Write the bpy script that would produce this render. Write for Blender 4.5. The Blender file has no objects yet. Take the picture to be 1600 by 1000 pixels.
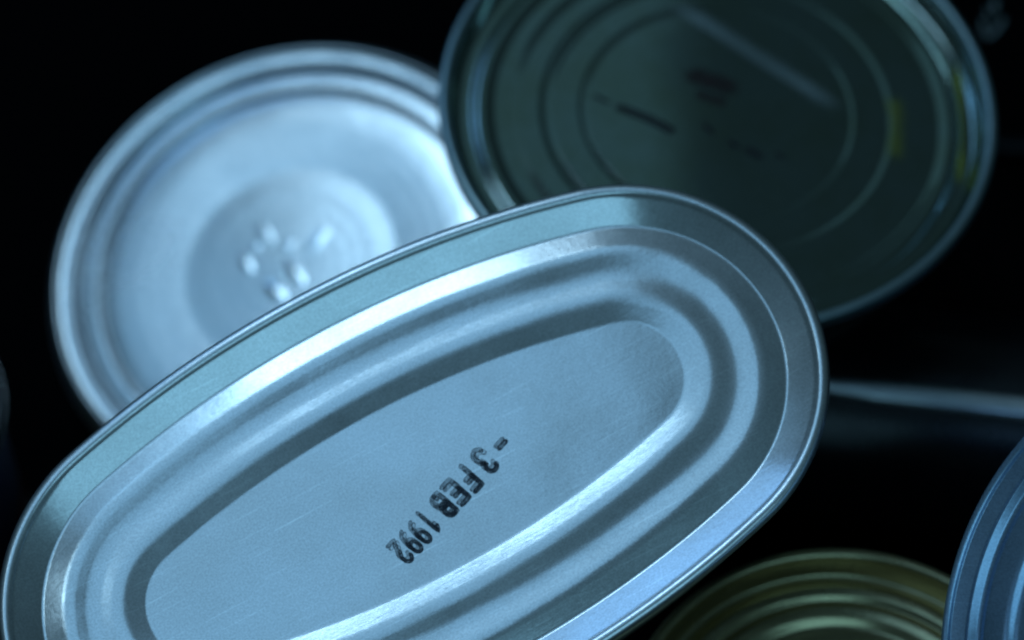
import bpy, bmesh, math, random
from mathutils import Vector, Matrix

random.seed(7)
scene = bpy.context.scene
PI = math.pi

# ------------------------------------------------------------------ camera
PITCH = math.radians(57.0)                       # looking down onto the heap
CAM = Vector((0.0, 0.0, 0.57))
LENS = 100.0
RIGHT = Vector((1, 0, 0))
UPC = Vector((0, math.sin(PITCH), math.cos(PITCH)))
BACK = Vector((0, -math.cos(PITCH), math.sin(PITCH)))
FPX = LENS / 36.0 * 1600.0


def cvec(x, y, z):
    """direction measured against the view (right, up, towards viewer) -> world"""
    return RIGHT * x + UPC * y + BACK * z


def spot(px, py, dist):
    """world place of a thing seen at px, py of the photo, dist metres down the view axis"""
    return CAM + cvec((px - 800) / FPX * dist, -(py - 500) / FPX * dist, -dist)


cam_data = bpy.data.cameras.new('camera')
cam_data.lens = LENS
cam_data.sensor_width = 36.0
cam_data.clip_start = 0.02
cam_data.clip_end = 50.0
cam_data.dof.use_dof = True
cam_data.dof.focus_distance = 0.512
cam_data.dof.aperture_fstop = 7.5
cam = bpy.data.objects.new('camera', cam_data)
scene.collection.objects.link(cam)
cam.matrix_world = Matrix(((RIGHT.x, UPC.x, BACK.x, CAM.x), (RIGHT.y, UPC.y, BACK.y, CAM.y),
                           (RIGHT.z, UPC.z, BACK.z, CAM.z), (0, 0, 0, 1)))
scene.camera = cam

# ------------------------------------------------------------------ world and lamps
world = bpy.data.worlds.new('World')
scene.world = world
world.use_nodes = True
bg = world.node_tree.nodes['Background']
bg.inputs['Color'].default_value = (0.40, 0.85, 1.0, 1)
bg.inputs['Strength'].default_value = 0.026

HEAP = spot(800, 560, 0.54)


def lamp(name, d, dist, sx, sy, power, col, roll=0.0):
    l = bpy.data.lights.new(name, 'AREA')
    l.shape = 'RECTANGLE'
    l.size, l.size_y = sx, sy
    l.energy = power
    l.color = col
    o = bpy.data.objects.new(name, l)
    scene.collection.objects.link(o)
    dv = cvec(*d).normalized()
    o.location = HEAP + dv * dist
    o.rotation_euler = (-dv).to_track_quat('-Z', 'Y').to_euler()
    o.rotation_euler.rotate_axis('Z', roll)
    return o


lamp('overhead_softbox', (-0.23, 0.55, 0.80), 1.3, 0.88, 0.70, 1.22, (0.27, 0.61, 0.96))
lamp('back_softbox', (-0.25, 0.82, 0.52), 1.3, 0.36, 0.40, 1.45, (0.46, 0.76, 1.0))
lamp('added_back_left_fill', (-0.48, 0.68, 0.56), 1.3, 0.36, 0.36, 0.18, (0.25, 0.59, 0.96))  # unseen lamp added to brighten the left round lid
lamp('added_low_back_fill', (-0.42, 0.88, 0.15), 1.4, 0.6, 0.40, 0.95, (0.22, 0.53, 1.0))  # no known source; added to light the oval lid's lower-right band
lamp('left_softbox', (-0.53, 0.43, 0.73), 1.3, 0.18, 0.16, 0.26, (0.46, 0.78, 1.0))
lamp('front_fill', (0.28, -0.19, 0.94), 1.6, 1.0, 0.86, 2.3, (0.28, 0.66, 0.92))
lamp('added_back_fill', (-0.08, 0.965, 0.25), 1.5, 0.62, 0.34, 0.040, (0.38, 0.85, 1.0))  # invented weak lamp, lightens the left part of the dark lid

vs = scene.view_settings
scene.display_settings.display_device = 'sRGB'
vs.view_transform = 'Standard'
vs.look = 'None'
vs.exposure = 0.33
vs.gamma = 1.0
vs.use_curve_mapping = False
scene.render.engine = 'CYCLES'
scene.cycles.use_denoising = True
scene.cycles.filter_width = 2.1
scene.cycles.max_bounces = 8

# ------------------------------------------------------------------ materials


def new_mat(name):
    m = bpy.data.materials.new(name)
    m.use_nodes = True
    nt = m.node_tree
    return m, nt, nt.nodes['Principled BSDF']


def tin(name, col=(0.78, 0.80, 0.82), rough=0.24, aniso=0.0, wav=0.0, rvar=0.035, stain=(0.55, 0.56, 0.54), stain_amt=0.14, haze=0.0, grain=1.0):
    """tinplate: fine grain, faint stains, handling scratches, slight unevenness of the sheet"""
    m, nt, b = new_mat(name)
    N, L = nt.nodes, nt.links
    b.inputs['Metallic'].default_value = 1.0
    tc = N.new('ShaderNodeTexCoord')
    # colour: spangle and blotches
    n1 = N.new('ShaderNodeTexNoise'); n1.inputs['Scale'].default_value = 55; n1.inputs['Detail'].default_value = 6
    n1.inputs['Roughness'].default_value = 0.65
    L.new(tc.outputs['Object'], n1.inputs['Vector'])
    r1 = N.new('ShaderNodeValToRGB'); r1.color_ramp.elements[0].position = 0.42; r1.color_ramp.elements[1].position = 0.72
    L.new(n1.outputs['Fac'], r1.inputs['Fac'])
    mu = N.new('ShaderNodeMath'); mu.operation = 'MULTIPLY'; mu.inputs[1].default_value = stain_amt
    L.new(r1.outputs['Color'], mu.inputs[0])
    mx = N.new('ShaderNodeMixRGB'); mx.inputs['Color1'].default_value = (*col, 1); mx.inputs['Color2'].default_value = (*stain, 1)
    L.new(mu.outputs[0], mx.inputs['Fac'])
    # crystalline speckle of the tin coat
    n0 = N.new('ShaderNodeTexNoise'); n0.inputs['Scale'].default_value = 2600; n0.inputs['Detail'].default_value = 2
    L.new(tc.outputs['Object'], n0.inputs['Vector'])
    h0 = N.new('ShaderNodeMapRange'); h0.inputs['From Min'].default_value = 0.3; h0.inputs['From Max'].default_value = 0.7
    h0.inputs['To Min'].default_value = 0.86; h0.inputs['To Max'].default_value = 1.12
    L.new(n0.outputs['Fac'], h0.inputs['Value'])
    m0 = N.new('ShaderNodeVectorMath'); m0.operation = 'SCALE'
    L.new(mx.outputs['Color'], m0.inputs[0]); L.new(h0.outputs['Result'], m0.inputs['Scale'])
    L.new(m0.outputs['Vector'], b.inputs['Base Color'])
    # sparse hairline scratches, brighter than the dulled coat
    prev = m0
    for ang, seed in ((0.35, 0.0), (1.15, 3.7)):
        mq = N.new('ShaderNodeMapping'); mq.inputs['Rotation'].default_value = (0, 0, ang); mq.inputs['Location'].default_value = (seed, seed * 2, 0)
        mq.inputs['Scale'].default_value = (45, 1700, 45)
        L.new(tc.outputs['Object'], mq.inputs['Vector'])
        nq = N.new('ShaderNodeTexNoise'); nq.inputs['Scale'].default_value = 1.0; nq.inputs['Detail'].default_value = 1.0
        L.new(mq.outputs['Vector'], nq.inputs['Vector'])
        hq = N.new('ShaderNodeMapRange'); hq.inputs['From Min'].default_value = 0.68; hq.inputs['From Max'].default_value = 0.78
        hq.inputs['To Min'].default_value = 1.0; hq.inputs['To Max'].default_value = 1.0 + 0.18 * grain
        L.new(nq.outputs['Fac'], hq.inputs['Value'])
        sq = N.new('ShaderNodeVectorMath'); sq.operation = 'SCALE'
        L.new(prev.outputs['Vector'], sq.inputs[0]); L.new(hq.outputs['Result'], sq.inputs['Scale'])
        prev = sq
    m0 = prev
    L.new(m0.outputs['Vector'], b.inputs['Base Color'])
    # roughness grain
    n2 = N.new('ShaderNodeTexNoise'); n2.inputs['Scale'].default_value = 900; n2.inputs['Detail'].default_value = 3
    L.new(tc.outputs['Object'], n2.inputs['Vector'])
    n3 = N.new('ShaderNodeTexNoise'); n3.inputs['Scale'].default_value = 110; n3.inputs['Detail'].default_value = 4
    L.new(tc.outputs['Object'], n3.inputs['Vector'])
    ad = N.new('ShaderNodeMath'); ad.operation = 'ADD'
    L.new(n2.outputs['Fac'], ad.inputs[0]); L.new(n3.outputs['Fac'], ad.inputs[1])
    mr = N.new('ShaderNodeMapRange'); mr.inputs['From Min'].default_value = 0.6; mr.inputs['From Max'].default_value = 1.4
    mr.inputs['To Min'].default_value = max(0.03, rough - rvar); mr.inputs['To Max'].default_value = rough + rvar
    L.new(ad.outputs[0], mr.inputs['Value'])
    L.new(mr.outputs['Result'], b.inputs['Roughness'])
    # relief: grain + scratches + waviness
    b1 = N.new('ShaderNodeBump'); b1.inputs['Strength'].default_value = 0.10 * grain; b1.inputs['Distance'].default_value = 0.0001
    L.new(n2.outputs['Fac'], b1.inputs['Height'])
    mp = N.new('ShaderNodeMapping'); mp.inputs['Rotation'].default_value = (0, 0, 0.6); mp.inputs['Scale'].default_value = (60, 2500, 300)
    L.new(tc.outputs['Object'], mp.inputs['Vector'])
    n4 = N.new('ShaderNodeTexNoise'); n4.inputs['Scale'].default_value = 1.0; n4.inputs['Detail'].default_value = 2
    L.new(mp.outputs['Vector'], n4.inputs['Vector'])
    b2 = N.new('ShaderNodeBump'); b2.inputs['Strength'].default_value = 0.05 * grain; b2.inputs['Distance'].default_value = 0.0001
    L.new(n4.outputs['Fac'], b2.inputs['Height']); L.new(b1.outputs['Normal'], b2.inputs['Normal'])
    last = b2
    if wav:
        n5 = N.new('ShaderNodeTexNoise'); n5.inputs['Scale'].default_value = 32; n5.inputs['Detail'].default_value = 1.5
        L.new(tc.outputs['Object'], n5.inputs['Vector'])
        b3 = N.new('ShaderNodeBump'); b3.inputs['Strength'].default_value = 1.0; b3.inputs['Distance'].default_value = wav
        L.new(n5.outputs['Fac'], b3.inputs['Height']); L.new(b2.outputs['Normal'], b3.inputs['Normal'])
        last = b3
    L.new(last.outputs['Normal'], b.inputs['Normal'])
    if aniso:
        b.inputs['Anisotropic'].default_value = aniso
        tg = N.new('ShaderNodeTangent'); tg.direction_type = 'RADIAL'; tg.axis = 'Z'
        L.new(tg.outputs['Tangent'], b.inputs['Tangent'])
    if haze:
        # matt tin coating: part of the light leaves in a broad lobe
        g = N.new('ShaderNodeBsdfAnisotropic'); g.inputs['Roughness'].default_value = 0.52
        L.new(m0.outputs['Vector'], g.inputs['Color']); L.new(last.outputs['Normal'], g.inputs['Normal'])
        ms = N.new('ShaderNodeMixShader')
        n6 = N.new('ShaderNodeTexNoise'); n6.inputs['Scale'].default_value = 24; n6.inputs['Detail'].default_value = 5
        n6.inputs['Roughness'].default_value = 0.6
        L.new(tc.outputs['Object'], n6.inputs['Vector'])
        hr = N.new('ShaderNodeMapRange'); hr.inputs['From Min'].default_value = 0.3; hr.inputs['From Max'].default_value = 0.7
        hr.inputs['To Min'].default_value = haze - 0.16; hr.inputs['To Max'].default_value = haze + 0.16
        L.new(n6.outputs['Fac'], hr.inputs['Value']); L.new(hr.outputs['Result'], ms.inputs['Fac'])
        L.new(b.outputs['BSDF'], ms.inputs[1]); L.new(g.outputs['BSDF'], ms.inputs[2])
        L.new(ms.outputs['Shader'], N['Material Output'].inputs['Surface'])
    return m


def paint(name, col, rough=0.4, spec=0.5, metal=0.0, coat=0.0):
    m, nt, b = new_mat(name)
    N, L = nt.nodes, nt.links
    tc = N.new('ShaderNodeTexCoord')
    n = N.new('ShaderNodeTexNoise'); n.inputs['Scale'].default_value = 140; n.inputs['Detail'].default_value = 5
    L.new(tc.outputs['Object'], n.inputs['Vector'])
    mx = N.new('ShaderNodeMixRGB'); mx.inputs['Color1'].default_value = (*col, 1)
    mx.inputs['Color2'].default_value = (*[c * 0.75 for c in col], 1)
    L.new(n.outputs['Fac'], mx.inputs['Fac']); L.new(mx.outputs['Color'], b.inputs['Base Color'])
    mr = N.new('ShaderNodeMapRange'); mr.inputs['To Min'].default_value = max(0.03, rough - 0.06); mr.inputs['To Max'].default_value = rough + 0.06
    L.new(n.outputs['Fac'], mr.inputs['Value']); L.new(mr.outputs['Result'], b.inputs['Roughness'])
    b.inputs['Metallic'].default_value = metal
    b.inputs['Specular IOR Level'].default_value = spec
    b.inputs['Coat Weight'].default_value = coat
    bp = N.new('ShaderNodeBump'); bp.inputs['Strength'].default_value = 0.06; bp.inputs['Distance'].default_value = 0.0002
    L.new(n.outputs['Fac'], bp.inputs['Height']); L.new(bp.outputs['Normal'], b.inputs['Normal'])
    return m


def ink(name, col=(0.006, 0.014, 0.032)):
    """rubber-stamp ink: solid where the stamp pressed, thin with a dark rim where it only touched"""
    m, nt, b = new_mat(name)
    N, L = nt.nodes, nt.links
    b.inputs['Base Color'].default_value = (*col, 1)
    b.inputs['Roughness'].default_value = 0.5
    at = N.new('ShaderNodeAttribute'); at.attribute_name = 'ink'
    tc = N.new('ShaderNodeTexCoord')
    n = N.new('ShaderNodeTexNoise'); n.inputs['Scale'].default_value = 1500; n.inputs['Detail'].default_value = 3
    L.new(tc.outputs['Object'], n.inputs['Vector'])
    ad = N.new('ShaderNodeMath'); ad.operation = 'MULTIPLY_ADD'; ad.inputs[1].default_value = 0.5; 
    L.new(n.outputs['Fac'], ad.inputs[0]); L.new(at.outputs['Fac'], ad.inputs[2])
    mr = N.new('ShaderNodeMapRange'); mr.inputs['From Min'].default_value = 0.30; mr.inputs['From Max'].default_value = 0.95
    mr.inputs['To Min'].default_value = 0.05; mr.inputs['To Max'].default_value = 0.97
    L.new(ad.outputs[0], mr.inputs['Value'])
    L.new(mr.outputs['Result'], b.inputs['Alpha'])
    return m


M = {}
M['oval_lid'] = tin('tinplate_oval_end', rough=0.16, wav=0.0004, haze=0.38, stain_amt=0.26)
M['oval_seam'] = tin('tinplate_oval_seam', rough=0.20, rvar=0.05, haze=0.45, wav=0.0003)
M['round_lid'] = tin('tinplate_turned_end', rough=0.19, aniso=0.25, wav=0.00012, haze=0.17, grain=0.4)
M['dark_lid'] = tin('tinplate_dull_end', col=(0.44, 0.53, 0.53), rough=0.08, rvar=0.02, wav=0.00005, grain=0.12, stain=(0.28, 0.32, 0.13), stain_amt=0.4)
M['dark_seam'] = tin('tinplate_dull_seam', col=(0.30, 0.40, 0.42), rough=0.25, wav=0.0002, haze=0.55)
M['gold_lid'] = tin('gold_lacquered_end', col=(0.52, 0.44, 0.25), rough=0.2, wav=0.0002, haze=0.25, stain=(0.22, 0.20, 0.08))
M['blue_lid'] = tin('blue_lacquered_end', col=(0.46, 0.62, 0.82), rough=0.22, haze=0.35, wav=0.0002, stain=(0.10, 0.22, 0.5))
M['black_body'] = paint('black_label', (0.006, 0.006, 0.007), rough=0.45, spec=0.3)
M['black_gloss'] = paint('black_lacquer', (0.006, 0.007, 0.010), rough=0.28, spec=0.5)
M['blue_label'] = paint('blue_label_print', (0.02, 0.03, 0.09), rough=0.5)
M['red_label'] = paint('red_label_print', (0.16, 0.02, 0.015), rough=0.5)
M['yellow_label'] = paint('olive_label_print', (0.12, 0.11, 0.02), rough=0.5)
M['white_print'] = paint('pale_print', (0.80, 0.84, 0.82), rough=0.5)
M['ink'] = ink('stamp_ink')
M['ink_dark'] = paint('worn_dark_ink', (0.004, 0.005, 0.006), rough=0.5, spec=0.3)
M['red_reflection'] = paint('red_reflection_base', (0.045, 0.008, 0.006), rough=0.6, spec=0.2)  # red reflection on the dark lid, put into a paint colour


def cloth():
    m, nt, b = new_mat('black_cloth')
    N, L = nt.nodes, nt.links
    b.inputs['Base Color'].default_value = (0.0025, 0.0025, 0.003, 1)
    b.inputs['Roughness'].default_value = 1.0
    b.inputs['Specular IOR Level'].default_value = 0.0
    tc = N.new('ShaderNodeTexCoord')
    n = N.new('ShaderNodeTexNoise'); n.inputs['Scale'].default_value = 700
    L.new(tc.outputs['Object'], n.inputs['Vector'])
    bp = N.new('ShaderNodeBump'); bp.inputs['Strength'].default_value = 0.3; bp.inputs['Distance'].default_value = 0.0005
    L.new(n.outputs['Fac'], bp.inputs['Height']); L.new(bp.outputs['Normal'], b.inputs['Normal'])
    return m


M['cloth'] = cloth()

# ------------------------------------------------------------------ mesh helpers


def link(name, bm, mat, parent=None, smooth=True):
    me = bpy.data.meshes.new(name)
    bm.normal_update()
    bm.to_mesh(me); bm.free()
    if smooth:
        for p in me.polygons:
            p.use_smooth = True
    if mat:
        me.materials.append(mat)
    o = bpy.data.objects.new(name, me)
    scene.collection.objects.link(o)
    if parent:
        o.parent = parent
    return o


def circle(R, n=192):
    return [(Vector((R * math.cos(t), R * math.sin(t))), Vector((math.cos(t), math.sin(t))))
            for t in (2 * PI * i / n for i in range(n))]


def four_arc(a, r, W, n=264):
    """oval of two end arcs (radius r, centres +-a) and two long side arcs; list of (point, outward normal)"""
    R = (a * a + W * W - r * r) / (2 * (W - r))
    phi = math.atan2(R - W, a)                   # where end arc meets side arc
    ne = n // 4
    pts = []

    def arc(cx, cy, rad, t0, t1, k):
        for i in range(k):
            t = t0 + (t1 - t0) * i / k
            pts.append((Vector((cx + rad * math.cos(t), cy + rad * math.sin(t))), Vector((math.cos(t), math.sin(t)))))
    arc(a, 0, r, -phi, phi, ne)
    arc(0, -(R - W), R, phi, PI - phi, ne)
    arc(-a, 0, r, PI - phi, PI + phi, ne)
    arc(0, R - W, R, PI + phi, 2 * PI - phi, ne)
    return pts


def rounded(pts, seg=5):
    """profile [(offset, height, fillet)] -> dense rounded polyline"""
    out = []
    for i, (d, z, f) in enumerate(pts):
        P = Vector((d, z))
        if i in (0, len(pts) - 1) or f <= 0:
            out.append(P); continue
        A = Vector(pts[i - 1][:2]); B = Vector(pts[i + 1][:2])
        ta, tb = (A - P), (B - P)
        f2 = min(f, ta.length * 0.49, tb.length * 0.49)
        p0 = P + ta.normalized() * f2; p1 = P + tb.normalized() * f2
        for k in range(seg + 1):
            t = k / seg
            out.append(p0 * (1 - t) ** 2 + P * 2 * t * (1 - t) + p1 * t * t)
    return out


WOB = [(k, random.uniform(0, 6.28), random.uniform(.5, 1.0)) for k in (3, 5, 8, 13, 17, 23, 31, 38, 47)]


def sweep(curve, prof, cap_end=False, cap_start=False, ripple=0.0):
    """profile of (inward offset, height) swept around a closed curve; wound so that the outside shows"""
    bm = bmesh.new()
    rings = []
    n = len(curve)
    for q in prof:
        ring = []
        for i, (p, nn) in enumerate(curve):
            dz = dd = 0.0
            if ripple:
                t = 2 * PI * i / n
                rp = ripple * max(0.0, 1 - q.x / .023)
                dz = rp * sum(a * math.sin(k * t + ph + q.x * 230 * (1 + k * .06)) / math.sqrt(k) for k, ph, a in WOB)
                dd = rp * .8 * sum(a * math.sin(k * t * 1.0 + ph * 2.3) / math.sqrt(k) for k, ph, a in WOB[:5])
            ring.append(bm.verts.new((p.x - nn.x * (q.x + dd), p.y - nn.y * (q.x + dd), q.y + dz)))
        rings.append(ring)
    for a, b in zip(rings, rings[1:]):
        for i in range(n):
            j = (i + 1) % n
            bm.faces.new((a[i], a[j], b[j], b[i]))
    if cap_end:
        bm.faces.new(rings[-1])
    if cap_start:
        bm.faces.new(list(reversed(rings[0])))
    return bm


mm = 0.001


def P(rows):
    return rounded([(d * mm, z * mm, f * mm) for d, z, f in rows])


def thing(name, label, cat, origin, normal, spin=0.0, group=None):
    """Empty at the lid centre; local z is the can's axis, local x turned by spin in the lid plane"""
    o = bpy.data.objects.new(name, None)
    o.empty_display_size = 0.02
    scene.collection.objects.link(o)
    n = normal.normalized()
    u = UPC.cross(n).normalized(); v = n.cross(u)
    x = u * math.cos(spin) + v * math.sin(spin); y = n.cross(x)
    mat = Matrix(((x.x, y.x, n.x, origin.x), (x.y, y.y, n.y, origin.y), (x.z, y.z, n.z, origin.z), (0, 0, 0, 1)))
    o.matrix_world = mat
    o['label'] = label; o['category'] = cat
    if group:
        o['group'] = group
    return o


SEAM = [(0.25, -3.6, 0), (-1.1, -3.3, .4), (-1.5, -2.4, .5), (-1.5, -1.2, .8), (-1.1, -0.22, .6), (-0.35, 0.0, .5), (0.35, -0.05, .5), (0.85, -0.5, .4), (1.05, -1.1, .2), (1.08, -1.5, 0)]
THIN_SEAM = [(0.25, -3.2, 0), (-0.5, -3.0, .3), (-0.7, -2.2, .3), (-0.65, -0.5, .4), (-0.3, 0.0, .2), (0.25, -0.02, .2), (0.75, -0.35, .25), (0.95, -0.9, 0)]


def can(t, curve, H, lid_prof, m_lid, m_seam, m_body, ribs=False, inset=1.3, seam=SEAM, m_bottom=None, taper=0.0):
    """seamed can: lid with its pressed rings, double seam, wall, bottom end"""
    lid = link('lid', sweep(curve, P(lid_prof), cap_end=True, ripple=.00003), m_lid, t)
    link('top_seam', sweep(curve, P(seam), ripple=.00003), m_seam, t)
    h = H / mm
    wall = [(inset - 1.0, -2.9, 0), (inset, -4.2, .6)]
    if ribs:
        z = -14.0
        while z > -h + 14:
            wall += [(inset, z + 2.2, .8), (inset + .7, z, 1.0), (inset, z - 2.2, .8)]
            z -= 6.5
    wall += [(inset + taper, -h + 4.2, .6), (inset + taper - 1.0, -h + 2.9, 0)]
    link('body', sweep(curve, P(wall)), m_body, t)
    bot = [(d + taper, -h - z, f) for d, z, f in SEAM]
    link('bottom_seam', sweep(curve, P(bot[::-1])), m_bottom or m_seam, t)
    link('bottom', sweep(curve, P([(.8 + taper, -h + 1.2, 0), (1.2 + taper, -h + 3.0, .4), (5 + taper, -h + 3.0, 0)]), cap_end=True), m_bottom or m_lid, t)
    return lid


def rest_height(origin, n, R):
    """can length that lets its lower rim touch the table"""
    n = n.normalized()
    s = math.sqrt(max(0, 1 - n.z * n.z))
    return (origin.z - (R + .0015) * s - 0.0006) / n.z


# ------------------------------------------------------------------ the table
bm = bmesh.new()
bmesh.ops.create_grid(bm, x_segments=80, y_segments=80, size=1.5)
for v in bm.verts:
    d = max(0.0, (Vector((v.co.x, v.co.y - 0.31)).length - 0.45))
    v.co.z = 0.006 * math.sin(v.co.x * 9 + v.co.y * 4) * min(1, d * 2) - 0.008 * min(1, d * 3)
table = link('table_cloth', bm, M['cloth'])
table.location = (0, 0.31, 0)
table['kind'] = 'structure'

# ------------------------------------------------------------------ the oval fish tin
OVAL_SEAM = [(0.35, -3.4, 0), (-1.2, -3.1, .5), (-1.75, -2.3, .6), (-1.75, -1.2, .8), (-1.15, -0.28, .7), (-0.4, 0.0, .5), (0.35, -0.1, .5), (0.95, -0.62, .25), (1.05, -0.75, 0)]
OV_N = cvec(-0.02, 0.30, 0.954)
ov = thing('oval_fish_tin', 'long oval silver fish tin stamped with a date, lying on top of the heap', 'tin can',
           spot(652, 756, 0.517), OV_N, 0.504, 'tin cans heaped on the black cloth')
ov_curve = four_arc(0.0435, 0.0357, 0.0413)
ov_prof = [(1.0, -0.66, 0), (1.3, -0.85, .2), (5.9, -3.1, .3), (6.3, -3.1, .2), (10.9, -2.06, 1.4), (15.4, -2.77, 1.7), (20.1, -2.14, 1.6), (24.8, -3.1, .35), (27.0, -3.1, 0)]
ov_lid = link('lid', sweep(ov_curve, P(ov_prof), cap_end=True, ripple=.000035), M['oval_lid'], ov)
link('top_seam', sweep(ov_curve, P(OVAL_SEAM), ripple=.000035), M['oval_seam'], ov)
# drawn body: one pressed cup, its wall closing in to a rounded base edge
link('body', sweep(ov_curve, P([(0.2, -3.2, 0), (1.2, -4.6, .8), (2.6, -34.5, 2.5), (6.5, -39.0, 2.5), (12, -39.0, .5), (13, -38.2, .4), (20, -38.2, 0)]), cap_end=True), M['oval_seam'], ov)

# ---- its date stamp: "- 3 FEB 1992", each character stroked in ink


def ellarc(cx, cy, rx, ry, a0, a1, k=10):
    return [(cx + rx * math.cos(math.radians(a0 + (a1 - a0) * i / k)), cy + ry * math.sin(math.radians(a0 + (a1 - a0) * i / k))) for i in range(k + 1)]


GLYPH = {
    '-': [[(0.08, .5), (0.52, .5)]],
    '3': [ellarc(.28, .74, .24, .22, 160, -80) + ellarc(.28, .27, .27, .26, 80, -160)],
    'F': [[(0.08, 0.0), (0.08, .95), (0.55, .95)], [(0.10, .52), (0.44, .52)]],
    'E': [[(0.58, 0.05), (0.08, 0.05), (0.08, .95), (0.58, .95)], [(0.10, .52), (0.48, .52)]],
    'B': [[(0.30, .95), (0.08, .95), (0.08, .05), (0.30, .05)], ellarc(.30, .73, .22, .22, 90, -90), ellarc(.30, .28, .27, .23, 90, -90), [(0.1, .51), (0.3, .51)]],
    '1': [[(0.10, .74), (0.30, .95), (0.30, 0.0)]],
    '9': [ellarc(.29, .70, .22, .25, 0, 360, 16), [(0.51, .70), (0.50, .45), (0.42, .18), (0.18, .03)]],
    '2': [ellarc(.29, .70, .24, .25, 165, -35) + [(0.06, .05), (0.56, .05)]],
}


def ribbon(bm, lay, pts, w, z, inkf):
    """one pen stroke: strip with rounded ends, 4 quads across so that its rims can carry more ink"""
    V2 = [Vector(p) for p in pts]
    dense = []
    for a, b in zip(V2, V2[1:]):
        k = max(1, int((b - a).length / (w * 0.35)))
        for i in range(k):
            dense.append(a.lerp(b, i / k))
    dense.append(V2[-1])
    n = len(dense)
    T = [(dense[min(i + 1, n - 1)] - dense[max(i - 1, 0)]).normalized() for i in range(n)]
    rows = [(dense[0] - T[0] * w * .45, T[0], .45)] + [(dense[i], T[i], 1.0) for i in range(n)] + [(dense[-1] + T[-1] * w * .45, T[-1], .45)]
    ac = (-1, -.62, 0, .62, 1)
    vr = []
    for k, (c, t, s) in enumerate(rows):
        nn = Vector((-t.y, t.x))
        r = []
        for q in ac:
            p = c + nn * (q * w * .5 * s)
            v = bm.verts.new((p.x, p.y, z))
            edge = 1.0 if abs(q) > .9 or k in (0, len(rows) - 1) else 0.0
            v[lay] = inkf(p, edge)
            r.append(v)
        vr.append(r)
    for a, b in zip(vr, vr[1:]):
        for i in range(4):
            bm.faces.new((a[i], a[i + 1], b[i + 1], b[i]))


def stamp_char(ch, parent, at, right, h, wscale, swid, mat, zlift=0.00004):
    bm = bmesh.new()
    lay = bm.verts.layers.float.new('ink')

    def inkf(p, edge):
        t = p.y / h                                     # the stamp was pressed harder at the tops of the letters
        solid = .30 + .70 * max(0.0, min(1.0, (t - .12) / .50))
        return max(solid * .62, edge * .50) + random.uniform(-.30, .22)
    def ghost(p, edge):
        return .26 + .22 * edge + random.uniform(-.08, .08)
    sx, sw = wscale, h * swid
    for k, s in enumerate(GLYPH[ch]):                   # the stamp slid: a faint second print below the first
        ribbon(bm, lay, [((x - .3) * h * sx + .02 * h, y * h - .15 * h) for x, y in s], sw, zlift + k * 0.000006, ghost)
    for k, s in enumerate(GLYPH[ch]):
        ribbon(bm, lay, [((x - .3) * h * sx, y * h) for x, y in s], sw, zlift + .00004 + k * 0.000008, inkf)
    o = link('stamped_character', bm, mat, parent, smooth=False)
    up = Vector((-right.y, right.x))
    o.matrix_local = Matrix(((right.x, up.x, 0, at.x), (right.y, up.y, 0, at.y), (0, 0, 1, 0), (0, 0, 0, 1)))
    return o


def on_lid(t, px, py, z):
    """where the view ray through px, py meets the plane at local height z of a can: local x, y"""
    inv = t.matrix_world.inverted()
    o = inv @ CAM
    d = inv.to_3x3() @ cvec((px - 800) / FPX, -(py - 500) / FPX, -1)
    k = (z - o.z) / d.z
    q = o + d * k
    return Vector((q.x, q.y))


PZ = -3.1 * mm
chars = [('-', 785, 695), ('3', 760, 722), ('F', 735, 750), ('E', 715, 770), ('B', 696, 791), ('1', 672, 818), ('9', 658, 834), ('9', 644, 849), ('2', 629, 864)]
rd = (on_lid(ov, 629, 864, PZ) - on_lid(ov, 785, 695, PZ)).normalized()
upd = Vector((-rd.y, rd.x))
for ch, px, py in chars:
    h = 4.7 * mm
    c = on_lid(ov, px, py, PZ) - upd * h * .5
    g = stamp_char(ch, ov_lid, c, rd.copy(), h, 0.70 if ch in '1992' else 0.86, .165 if ch in '1992' else .205, M['ink'])
    g.location.z = PZ

# ------------------------------------------------------------------ round tin behind, left
LN = cvec(-0.20, 0.42, 0.885)
Lo = spot(448, 404, 0.632)
LR = 391 / FPX * 0.632
left = thing('round_tin', 'round silver tin with bright turned lid, behind the oval tin on the left', 'tin can', Lo, LN, 0.3,
             'tin cans heaped on the black cloth')
left_seam = [(0.25, -5.6, 0), (-1.1, -5.3, .4), (-1.4, -4.6, .4), (-1.1, -3.4, .6), (0.7, -0.8, .5), (1.5, 0.0, .3), (2.2, -0.3, .4), (2.4, -1.2, 0)]
left_prof = [(2.33, -0.9, 0), (2.4, -1.1, .1), (2.8, -1.2, .3), (4.8, -1.25, .25), (6.1, -6.2, .2), (7.3, -2.5, .25), (10.6, -2.5, .25), (11.4, -5.6, .15), (12.2, -3.4, .25),
             (15.5, -3.4, 1.5), (20.0, -3.5, 3), (31, -3.93, 3.5), (39, -3.94, 4), (47, -3.9, 0)]
turned = []
for (d0, z0, f0), (d1, z1, f1) in zip(left_prof[-5:], left_prof[-4:]):     # faint rings left by the lathe
    k = max(1, int((d1 - d0) / 1.5))
    turned += [(d0 + (d1 - d0) * i / k, z0 + (z1 - z0) * i / k + (random.uniform(-.009, .009) if i else 0), .5) for i in range(k)]
left_prof = left_prof[:-5] + turned + left_prof[-1:]
left_lid = can(left, circle(LR), rest_height(Lo, LN, LR), left_prof, M['round_lid'], M['oval_seam'], M['oval_seam'], seam=left_seam)

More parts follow.
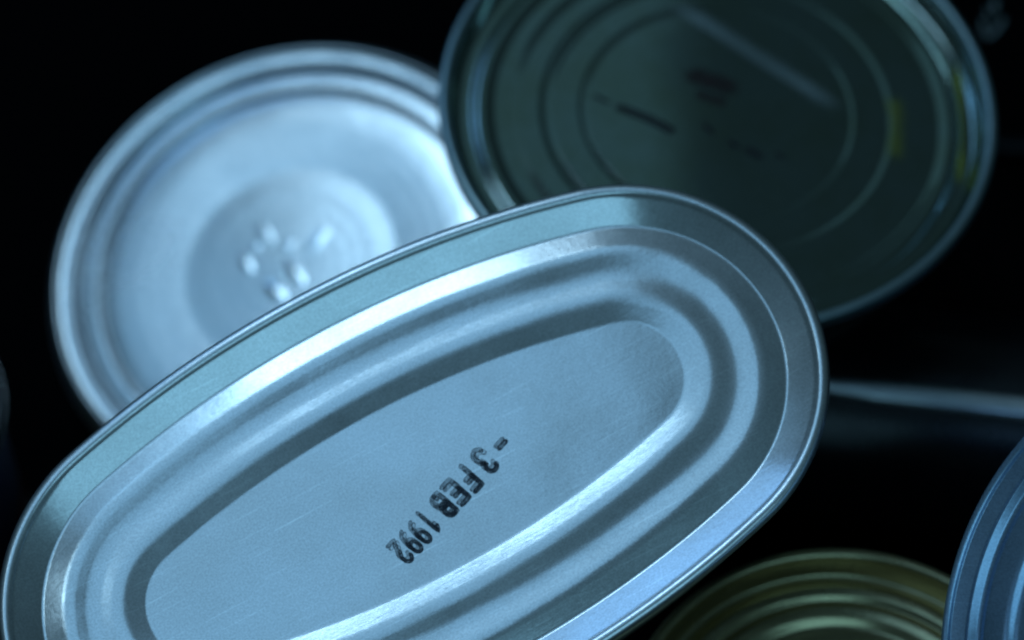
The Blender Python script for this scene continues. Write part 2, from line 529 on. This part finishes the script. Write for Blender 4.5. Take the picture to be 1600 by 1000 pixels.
# ------------------------------------------------------------------ dark tin, upper right
DN = cvec(0.03, 0.565, 0.8246)
DD = 0.60
Do = spot(1122, 155, DD)
DR = 427 / FPX * DD
dark = thing('dark_round_tin', 'large round tin with dull dark lid, upper right behind the oval tin', 'tin can', Do, DN, 0.0,
             'tin cans heaped on the black cloth')
dark_prof = [(1.0, -1.1, 0), (1.1, -2.2, .3), (3.0, -5.0, .5), (5.5, -5.0, .3), (6.8, -4.0, .35), (8.4, -4.0, .5), (10.4, -4.4, .5), (13.6, -4.4, .5), (15.8, -4.1, .5),
             (20.0, -4.12, .4), (21.4, -4.28, .4), (22.8, -4.05, .4), (28.4, -4.0, .2), (29.2, -4.14, .2), (30.0, -4.0, .2), (36, -4.0, 0)]
dark_lid = can(dark, circle(DR), 0.0265, dark_prof, M['dark_lid'], M['dark_seam'], M['black_body'], m_bottom=M['black_body'], taper=9.0)

# ------------------------------------------------------------------ gold lacquered tin, bottom
GN = cvec(0.0, math.cos(PITCH), math.sin(PITCH))
GD = 0.538
Go = spot(1325, 1172, GD)
GR = 350 / FPX * GD
gold = thing('gold_lacquered_tin', 'round tin with olive gold ringed lid, at the bottom beside the blue lid', 'tin can', Go, GN, 0.0,
             'tin cans heaped on the black cloth')
gold_prof = [(1.0, -1.1, 0), (1.0, -2.4, .3), (2.4, -5.2, .6), (4.0, -5.2, .6), (5.6, -3.4, .8), (7.6, -3.6, .6), (8.6, -4.6, .5), (10.0, -3.4, .8), (12.0, -3.9, .8),
             (14.0, -5.2, .6), (15.6, -5.0, .5), (22, -5.0, 0)]
gold_lid = can(gold, circle(GR), rest_height(Go, GN, GR), gold_prof, M['gold_lid'], M['gold_lid'], M['black_body'])

# ------------------------------------------------------------------ blue tin, right edge
BN = cvec(-0.62, 0.18, 0.763)
BD = 0.475
Bo = spot(1900, 1012, BD)
BR = 488 / FPX * BD
blue = thing('blue_round_tin', 'blue tin cut off by the right edge, propped upright towards the viewer', 'tin can', Bo, BN, 0.0,
             'tin cans heaped on the black cloth')
blue_prof = [(0.88, -.7, 0), (1.0, -.9, .2), (3.7, -1.5, .3), (4.2, -1.2, .3), (5.4, -2.7, .5), (6.2, -2.7, .4), (6.9, -2.1, .5), (11.3, -2.2, .8), (12.6, -3.6, .7), (22, -3.6, 0)]
blue_lid = can(blue, circle(BR), rest_height(Bo, BN, BR), blue_prof, M['blue_lid'], M['blue_lid'], M['blue_lid'], seam=THIN_SEAM)

# ------------------------------------------------------------------ embossed code on the bright round lid
LZ = -3.94 * mm


def blister(t, lid, px0, py0, px1, py1, w, hgt, name, mat, z0):
    """raised pressed mark, long axis from one point to the other"""
    a, b = on_lid(t, px0, py0, z0), on_lid(t, px1, py1, z0)
    c = (a + b) / 2
    ax = (b - a); ln = ax.length / 2 + w; ax.normalize()
    bm = bmesh.new()
    rings = []
    for k in range(7):
        q = k / 6
        r = 1 - q
        h = hgt * (math.sin(q * PI / 2) ** 1.4)
        rings.append([bm.verts.new((ln * r * math.cos(2 * PI * i / 20), w * r * math.sin(2 * PI * i / 20), h)) for i in range(20)] if k < 6 else [bm.verts.new((0, 0, hgt))])
    for p, q in zip(rings, rings[1:]):
        for i in range(20):
            j = (i + 1) % 20
            bm.faces.new((p[i], p[j], q[j], q[i]) if len(q) > 1 else (p[i], p[j], q[0]))
    o = link(name, bm, mat, lid)
    y = Vector((-ax.y, ax.x))
    o.matrix_local = Matrix(((ax.x, y.x, 0, c.x), (ax.y, y.y, 0, c.y), (0, 0, 1, z0), (0, 0, 0, 1)))
    return o


for x0, y0, x1, y1, w, h in [(380, 402, 392, 424, 1.7, .15), (408, 356, 424, 378, 2.0, .10), (422, 446, 440, 464, 2.1, .30), (452, 408, 472, 442, 1.8, .28),
                             (484, 392, 508, 360, 1.9, .14), (398, 392, 404, 384, 1.2, .09), (446, 392, 458, 376, 1.3, .10)]:
    blister(left, left_lid, x0, y0, x1, y1, w * mm, h * mm, 'embossed_character', M['round_lid'], LZ)

# ------------------------------------------------------------------ worn print and a painted red reflection on the dark lid
DZ = -4.0 * mm


def blot(t, lid, pts, w, z0, mat, name, weak=0.0):
    bm = bmesh.new()
    lay = bm.verts.layers.float.new('ink')
    loc = [on_lid(t, x, y, z0) for x, y in pts]
    ribbon(bm, lay, [(p.x, p.y) for p in loc], w, z0 + 0.00004, lambda p, e: .75 - .45 * e + random.uniform(-.15, .15) - weak)
    return link(name, bm, mat, lid, smooth=False)


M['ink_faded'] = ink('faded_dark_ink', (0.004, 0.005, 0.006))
M['red_reflection'] = ink('red_reflection_tint', (0.018, 0.004, 0.003))  # red reflection painted with the ink material
for pts, w in [([(968, 168), (1010, 184), (1048, 204)], 2.2), ([(1100, 196), (1112, 206)], 1.4), ([(1140, 222), (1152, 230)], 1.4),
               ([(1170, 234), (1186, 244)], 2.0), ([(1214, 240), (1224, 246)], 1.1), ([(930, 150), (950, 160)], 1.0)]:
    blot(dark, dark_lid, pts, w * mm, DZ, M['ink_faded'], 'print_and_reflection_mark')
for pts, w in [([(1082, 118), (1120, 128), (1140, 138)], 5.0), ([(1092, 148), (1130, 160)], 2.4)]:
    o = blot(dark, dark_lid, pts, w * mm, DZ, M['red_reflection'], 'print_and_reflection_mark', 0.22)
    o['label'] = 'dark red reflection painted on the lid'

# reflections painted on the lid: a light streak and yellow-green patches


def reflection_film(name, col, rough, top):
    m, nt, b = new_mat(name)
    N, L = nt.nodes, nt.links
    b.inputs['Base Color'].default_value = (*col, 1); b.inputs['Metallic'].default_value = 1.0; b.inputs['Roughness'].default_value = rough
    at = N.new('ShaderNodeAttribute'); at.attribute_name = 'ink'  # here the strength of the painted reflection, not ink
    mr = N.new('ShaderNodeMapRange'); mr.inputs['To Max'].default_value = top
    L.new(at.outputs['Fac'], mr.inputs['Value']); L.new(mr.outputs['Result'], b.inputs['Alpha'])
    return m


def painted_reflection(t, lid, pts, w, z0, mat, name):
    bm = bmesh.new()
    lay = bm.verts.layers.float.new('ink')  # holds the strength of the painted reflection, not ink
    loc = [on_lid(t, x, y, z0) for x, y in pts]
    a, b = loc[0], loc[-1]
    L2 = (b - a).length_squared

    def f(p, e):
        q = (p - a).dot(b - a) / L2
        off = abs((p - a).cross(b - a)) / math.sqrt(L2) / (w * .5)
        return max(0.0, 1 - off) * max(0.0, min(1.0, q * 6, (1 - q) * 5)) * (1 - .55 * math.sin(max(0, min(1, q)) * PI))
    ribbon(bm, lay, [(p.x, p.y) for p in loc], w, z0 + 0.00005, f)
    return link(name, bm, mat, lid, smooth=False)


painted_reflection(dark, dark_lid, [(1050, 4), (1110, 36), (1180, 82), (1250, 126), (1312, 170)], 5.0 * mm, DZ, reflection_film('light_streak_tint', (0.62, 0.72, 0.74), 0.5, 0.55), 'painted_light_streak')
painted_reflection(dark, dark_lid, [(1396, 150), (1408, 180), (1408, 212), (1398, 250)], 5.0 * mm, -4.09 * mm, reflection_film('yellow_reflection_tint', (0.42, 0.44, 0.06), 0.5, 0.75), 'painted_reflection_patch')  # yellow-green reflection laid on as a tinted film
painted_reflection(dark, dark_lid, [(1496, 96), (1506, 140), (1511, 190), (1508, 240), (1498, 290)], 3.2 * mm, -4.86 * mm, reflection_film('olive_reflection_tint', (0.50, 0.54, 0.07), 0.6, 1.0), 'painted_reflection_patch')

# ------------------------------------------------------------------ black lacquered tin lying on its side, right
ln = 0.075
ax = Vector((1.0, -0.14, 0)).normalized()
R3 = 0.028
c3 = Vector((0.050, 0.3285, R3 + .0016)) + ax * 0.0
lying = bpy.data.objects.new('slim_black_tin', None)
scene.collection.objects.link(lying)
yv = Vector((0, 0, 1)).cross(ax)
# local z = can axis pointing left (its lid end is hidden behind the oval tin)
zx = -ax; xx = Vector((0, 0, 1)); yy = zx.cross(xx)
lying.matrix_world = Matrix(((xx.x, yy.x, zx.x, c3.x), (xx.y, yy.y, zx.y, c3.y), (xx.z, yy.z, zx.z, c3.z), (0, 0, 0, 1)))
lying['label'] = 'slim black tin on its side with bright seam line, right of the oval tin'
lying['category'] = 'tin can'
lying['group'] = 'tin cans heaped on the black cloth'
small_prof = [(1.0, -1.1, 0), (1.0, -2.4, .3), (2.4, -4.2, .6), (4.0, -4.2, .6), (6, -3.0, .8), (9, -3.2, 0)]
can(lying, circle(R3, 96), ln, small_prof, M['black_gloss'], M['black_gloss'], M['black_gloss'])
# soldered side seam: a low raised strip along the wall
bm = bmesh.new()
ang0 = math.radians(17)
sec = [(-.11, -1.3), (-.10, -.9), (-.05, -.66), (.03, -.58), (.07, -.85), (.08, -1.3)]
toward = 1 if yy.y < 0 else -1
rows = []
for q in range(9):
    z = -.0036 - (ln - .0072) * q / 8
    tp = min(1.0, .15 + q / 3.2)                         # strip shaped thinner so its bright line fades towards the lid end
    rows.append([bm.verts.new(((R3 + (r - .55 * (1 - tp)) * mm) * math.cos(ang0 * toward + da * tp), (R3 + (r - .55 * (1 - tp)) * mm) * math.sin(ang0 * toward + da * tp), z)) for da, r in sec])
for a, b in zip(rows, rows[1:]):
    for i in range(len(sec) - 1):
        bm.faces.new((a[i], a[i + 1], b[i + 1], b[i]))
bmesh.ops.recalc_face_normals(bm, faces=bm.faces)
link('side_seam', bm, M['oval_seam'], lying)

# ------------------------------------------------------------------ black tin at the far right with a pale mark
R4 = 0.036
c4 = Vector((0.125, 0.455, 0.1))
far = thing('black_labelled_tin', 'black tin with a pale hooked mark, in the upper right corner', 'tin can', c4, Vector((0, 0, 1)), 0.0,
            'tin cans heaped on the black cloth')
can(far, circle(R4, 128), 0.0989, small_prof, M['black_gloss'], M['black_gloss'], M['black_body'])


def on_wall(c, R, px, py):
    d = cvec((px - 800) / FPX, -(py - 500) / FPX, -1)
    ox, oy = CAM.x - c.x, CAM.y - c.y
    A = d.x ** 2 + d.y ** 2; B = 2 * (ox * d.x + oy * d.y); C = ox ** 2 + oy ** 2 - R * R
    k = (-B - math.sqrt(max(0, B * B - 4 * A * C))) / (2 * A)
    return CAM + d * k - c


def wall_stroke(t, c, R, pts, w, mat):
    """painted stroke wrapped on the wall of an upright can"""
    P3 = [on_wall(c, R, x, y) for x, y in pts]
    UV = [Vector((math.atan2(p.y, p.x) * R, p.z)) for p in P3]
    bm = bmesh.new()
    lay = bm.verts.layers.float.new('ink')
    ribbon(bm, lay, [(p.x, p.y) for p in UV], w, 0.0, lambda p, e: 1.0)
    inv = t.matrix_world.to_3x3().inverted()
    for v in bm.verts:
        a = v.co.x / R
        v.co = inv @ Vector(((R + .00008) * math.cos(a), (R + .00008) * math.sin(a), v.co.y))
    return link('painted_stroke', bm, mat, t)


R4w = R4 - 0.0013
wall_stroke(far, c4, R4w, [(1535, 33), (1537, 46), (1543, 58), (1552, 52), (1560, 42), (1568, 30)], 0.0011, M['white_print'])
wall_stroke(far, c4, R4w, [(1541, 14), (1545, 26)], 0.0008, M['white_print'])
wall_stroke(far, c4, R4w, [(1556, 2), (1553, 14)], 0.0013, M['white_print'])

# ------------------------------------------------------------------ tin with a printed paper label, left edge
R5 = 0.034
c5 = Vector((-0.1385, 0.298, 0.075))
lab = thing('paper_labelled_tin', 'dim tin with a blue and red paper label, at the left edge', 'tin can', c5, Vector((0, 0, 1)), 0.0,
            'tin cans heaped on the black cloth')
can(lab, circle(R5, 128), 0.0739, small_prof, M['black_gloss'], M['black_gloss'], M['black_body'])
for z0, z1, mk, nm in [(-.005, -.040, 'blue_label', 'label_band'), (-.0402, -.052, 'red_label', 'label_band'), (-.0522, -.069, 'yellow_label', 'label_band')]:
    link(nm, sweep(circle(R5, 128), [Vector((.0012, z0)), Vector((.0011, z0 - .0002)), Vector((.0011, z1)), Vector((.0013, z1))]), M[mk], lab)
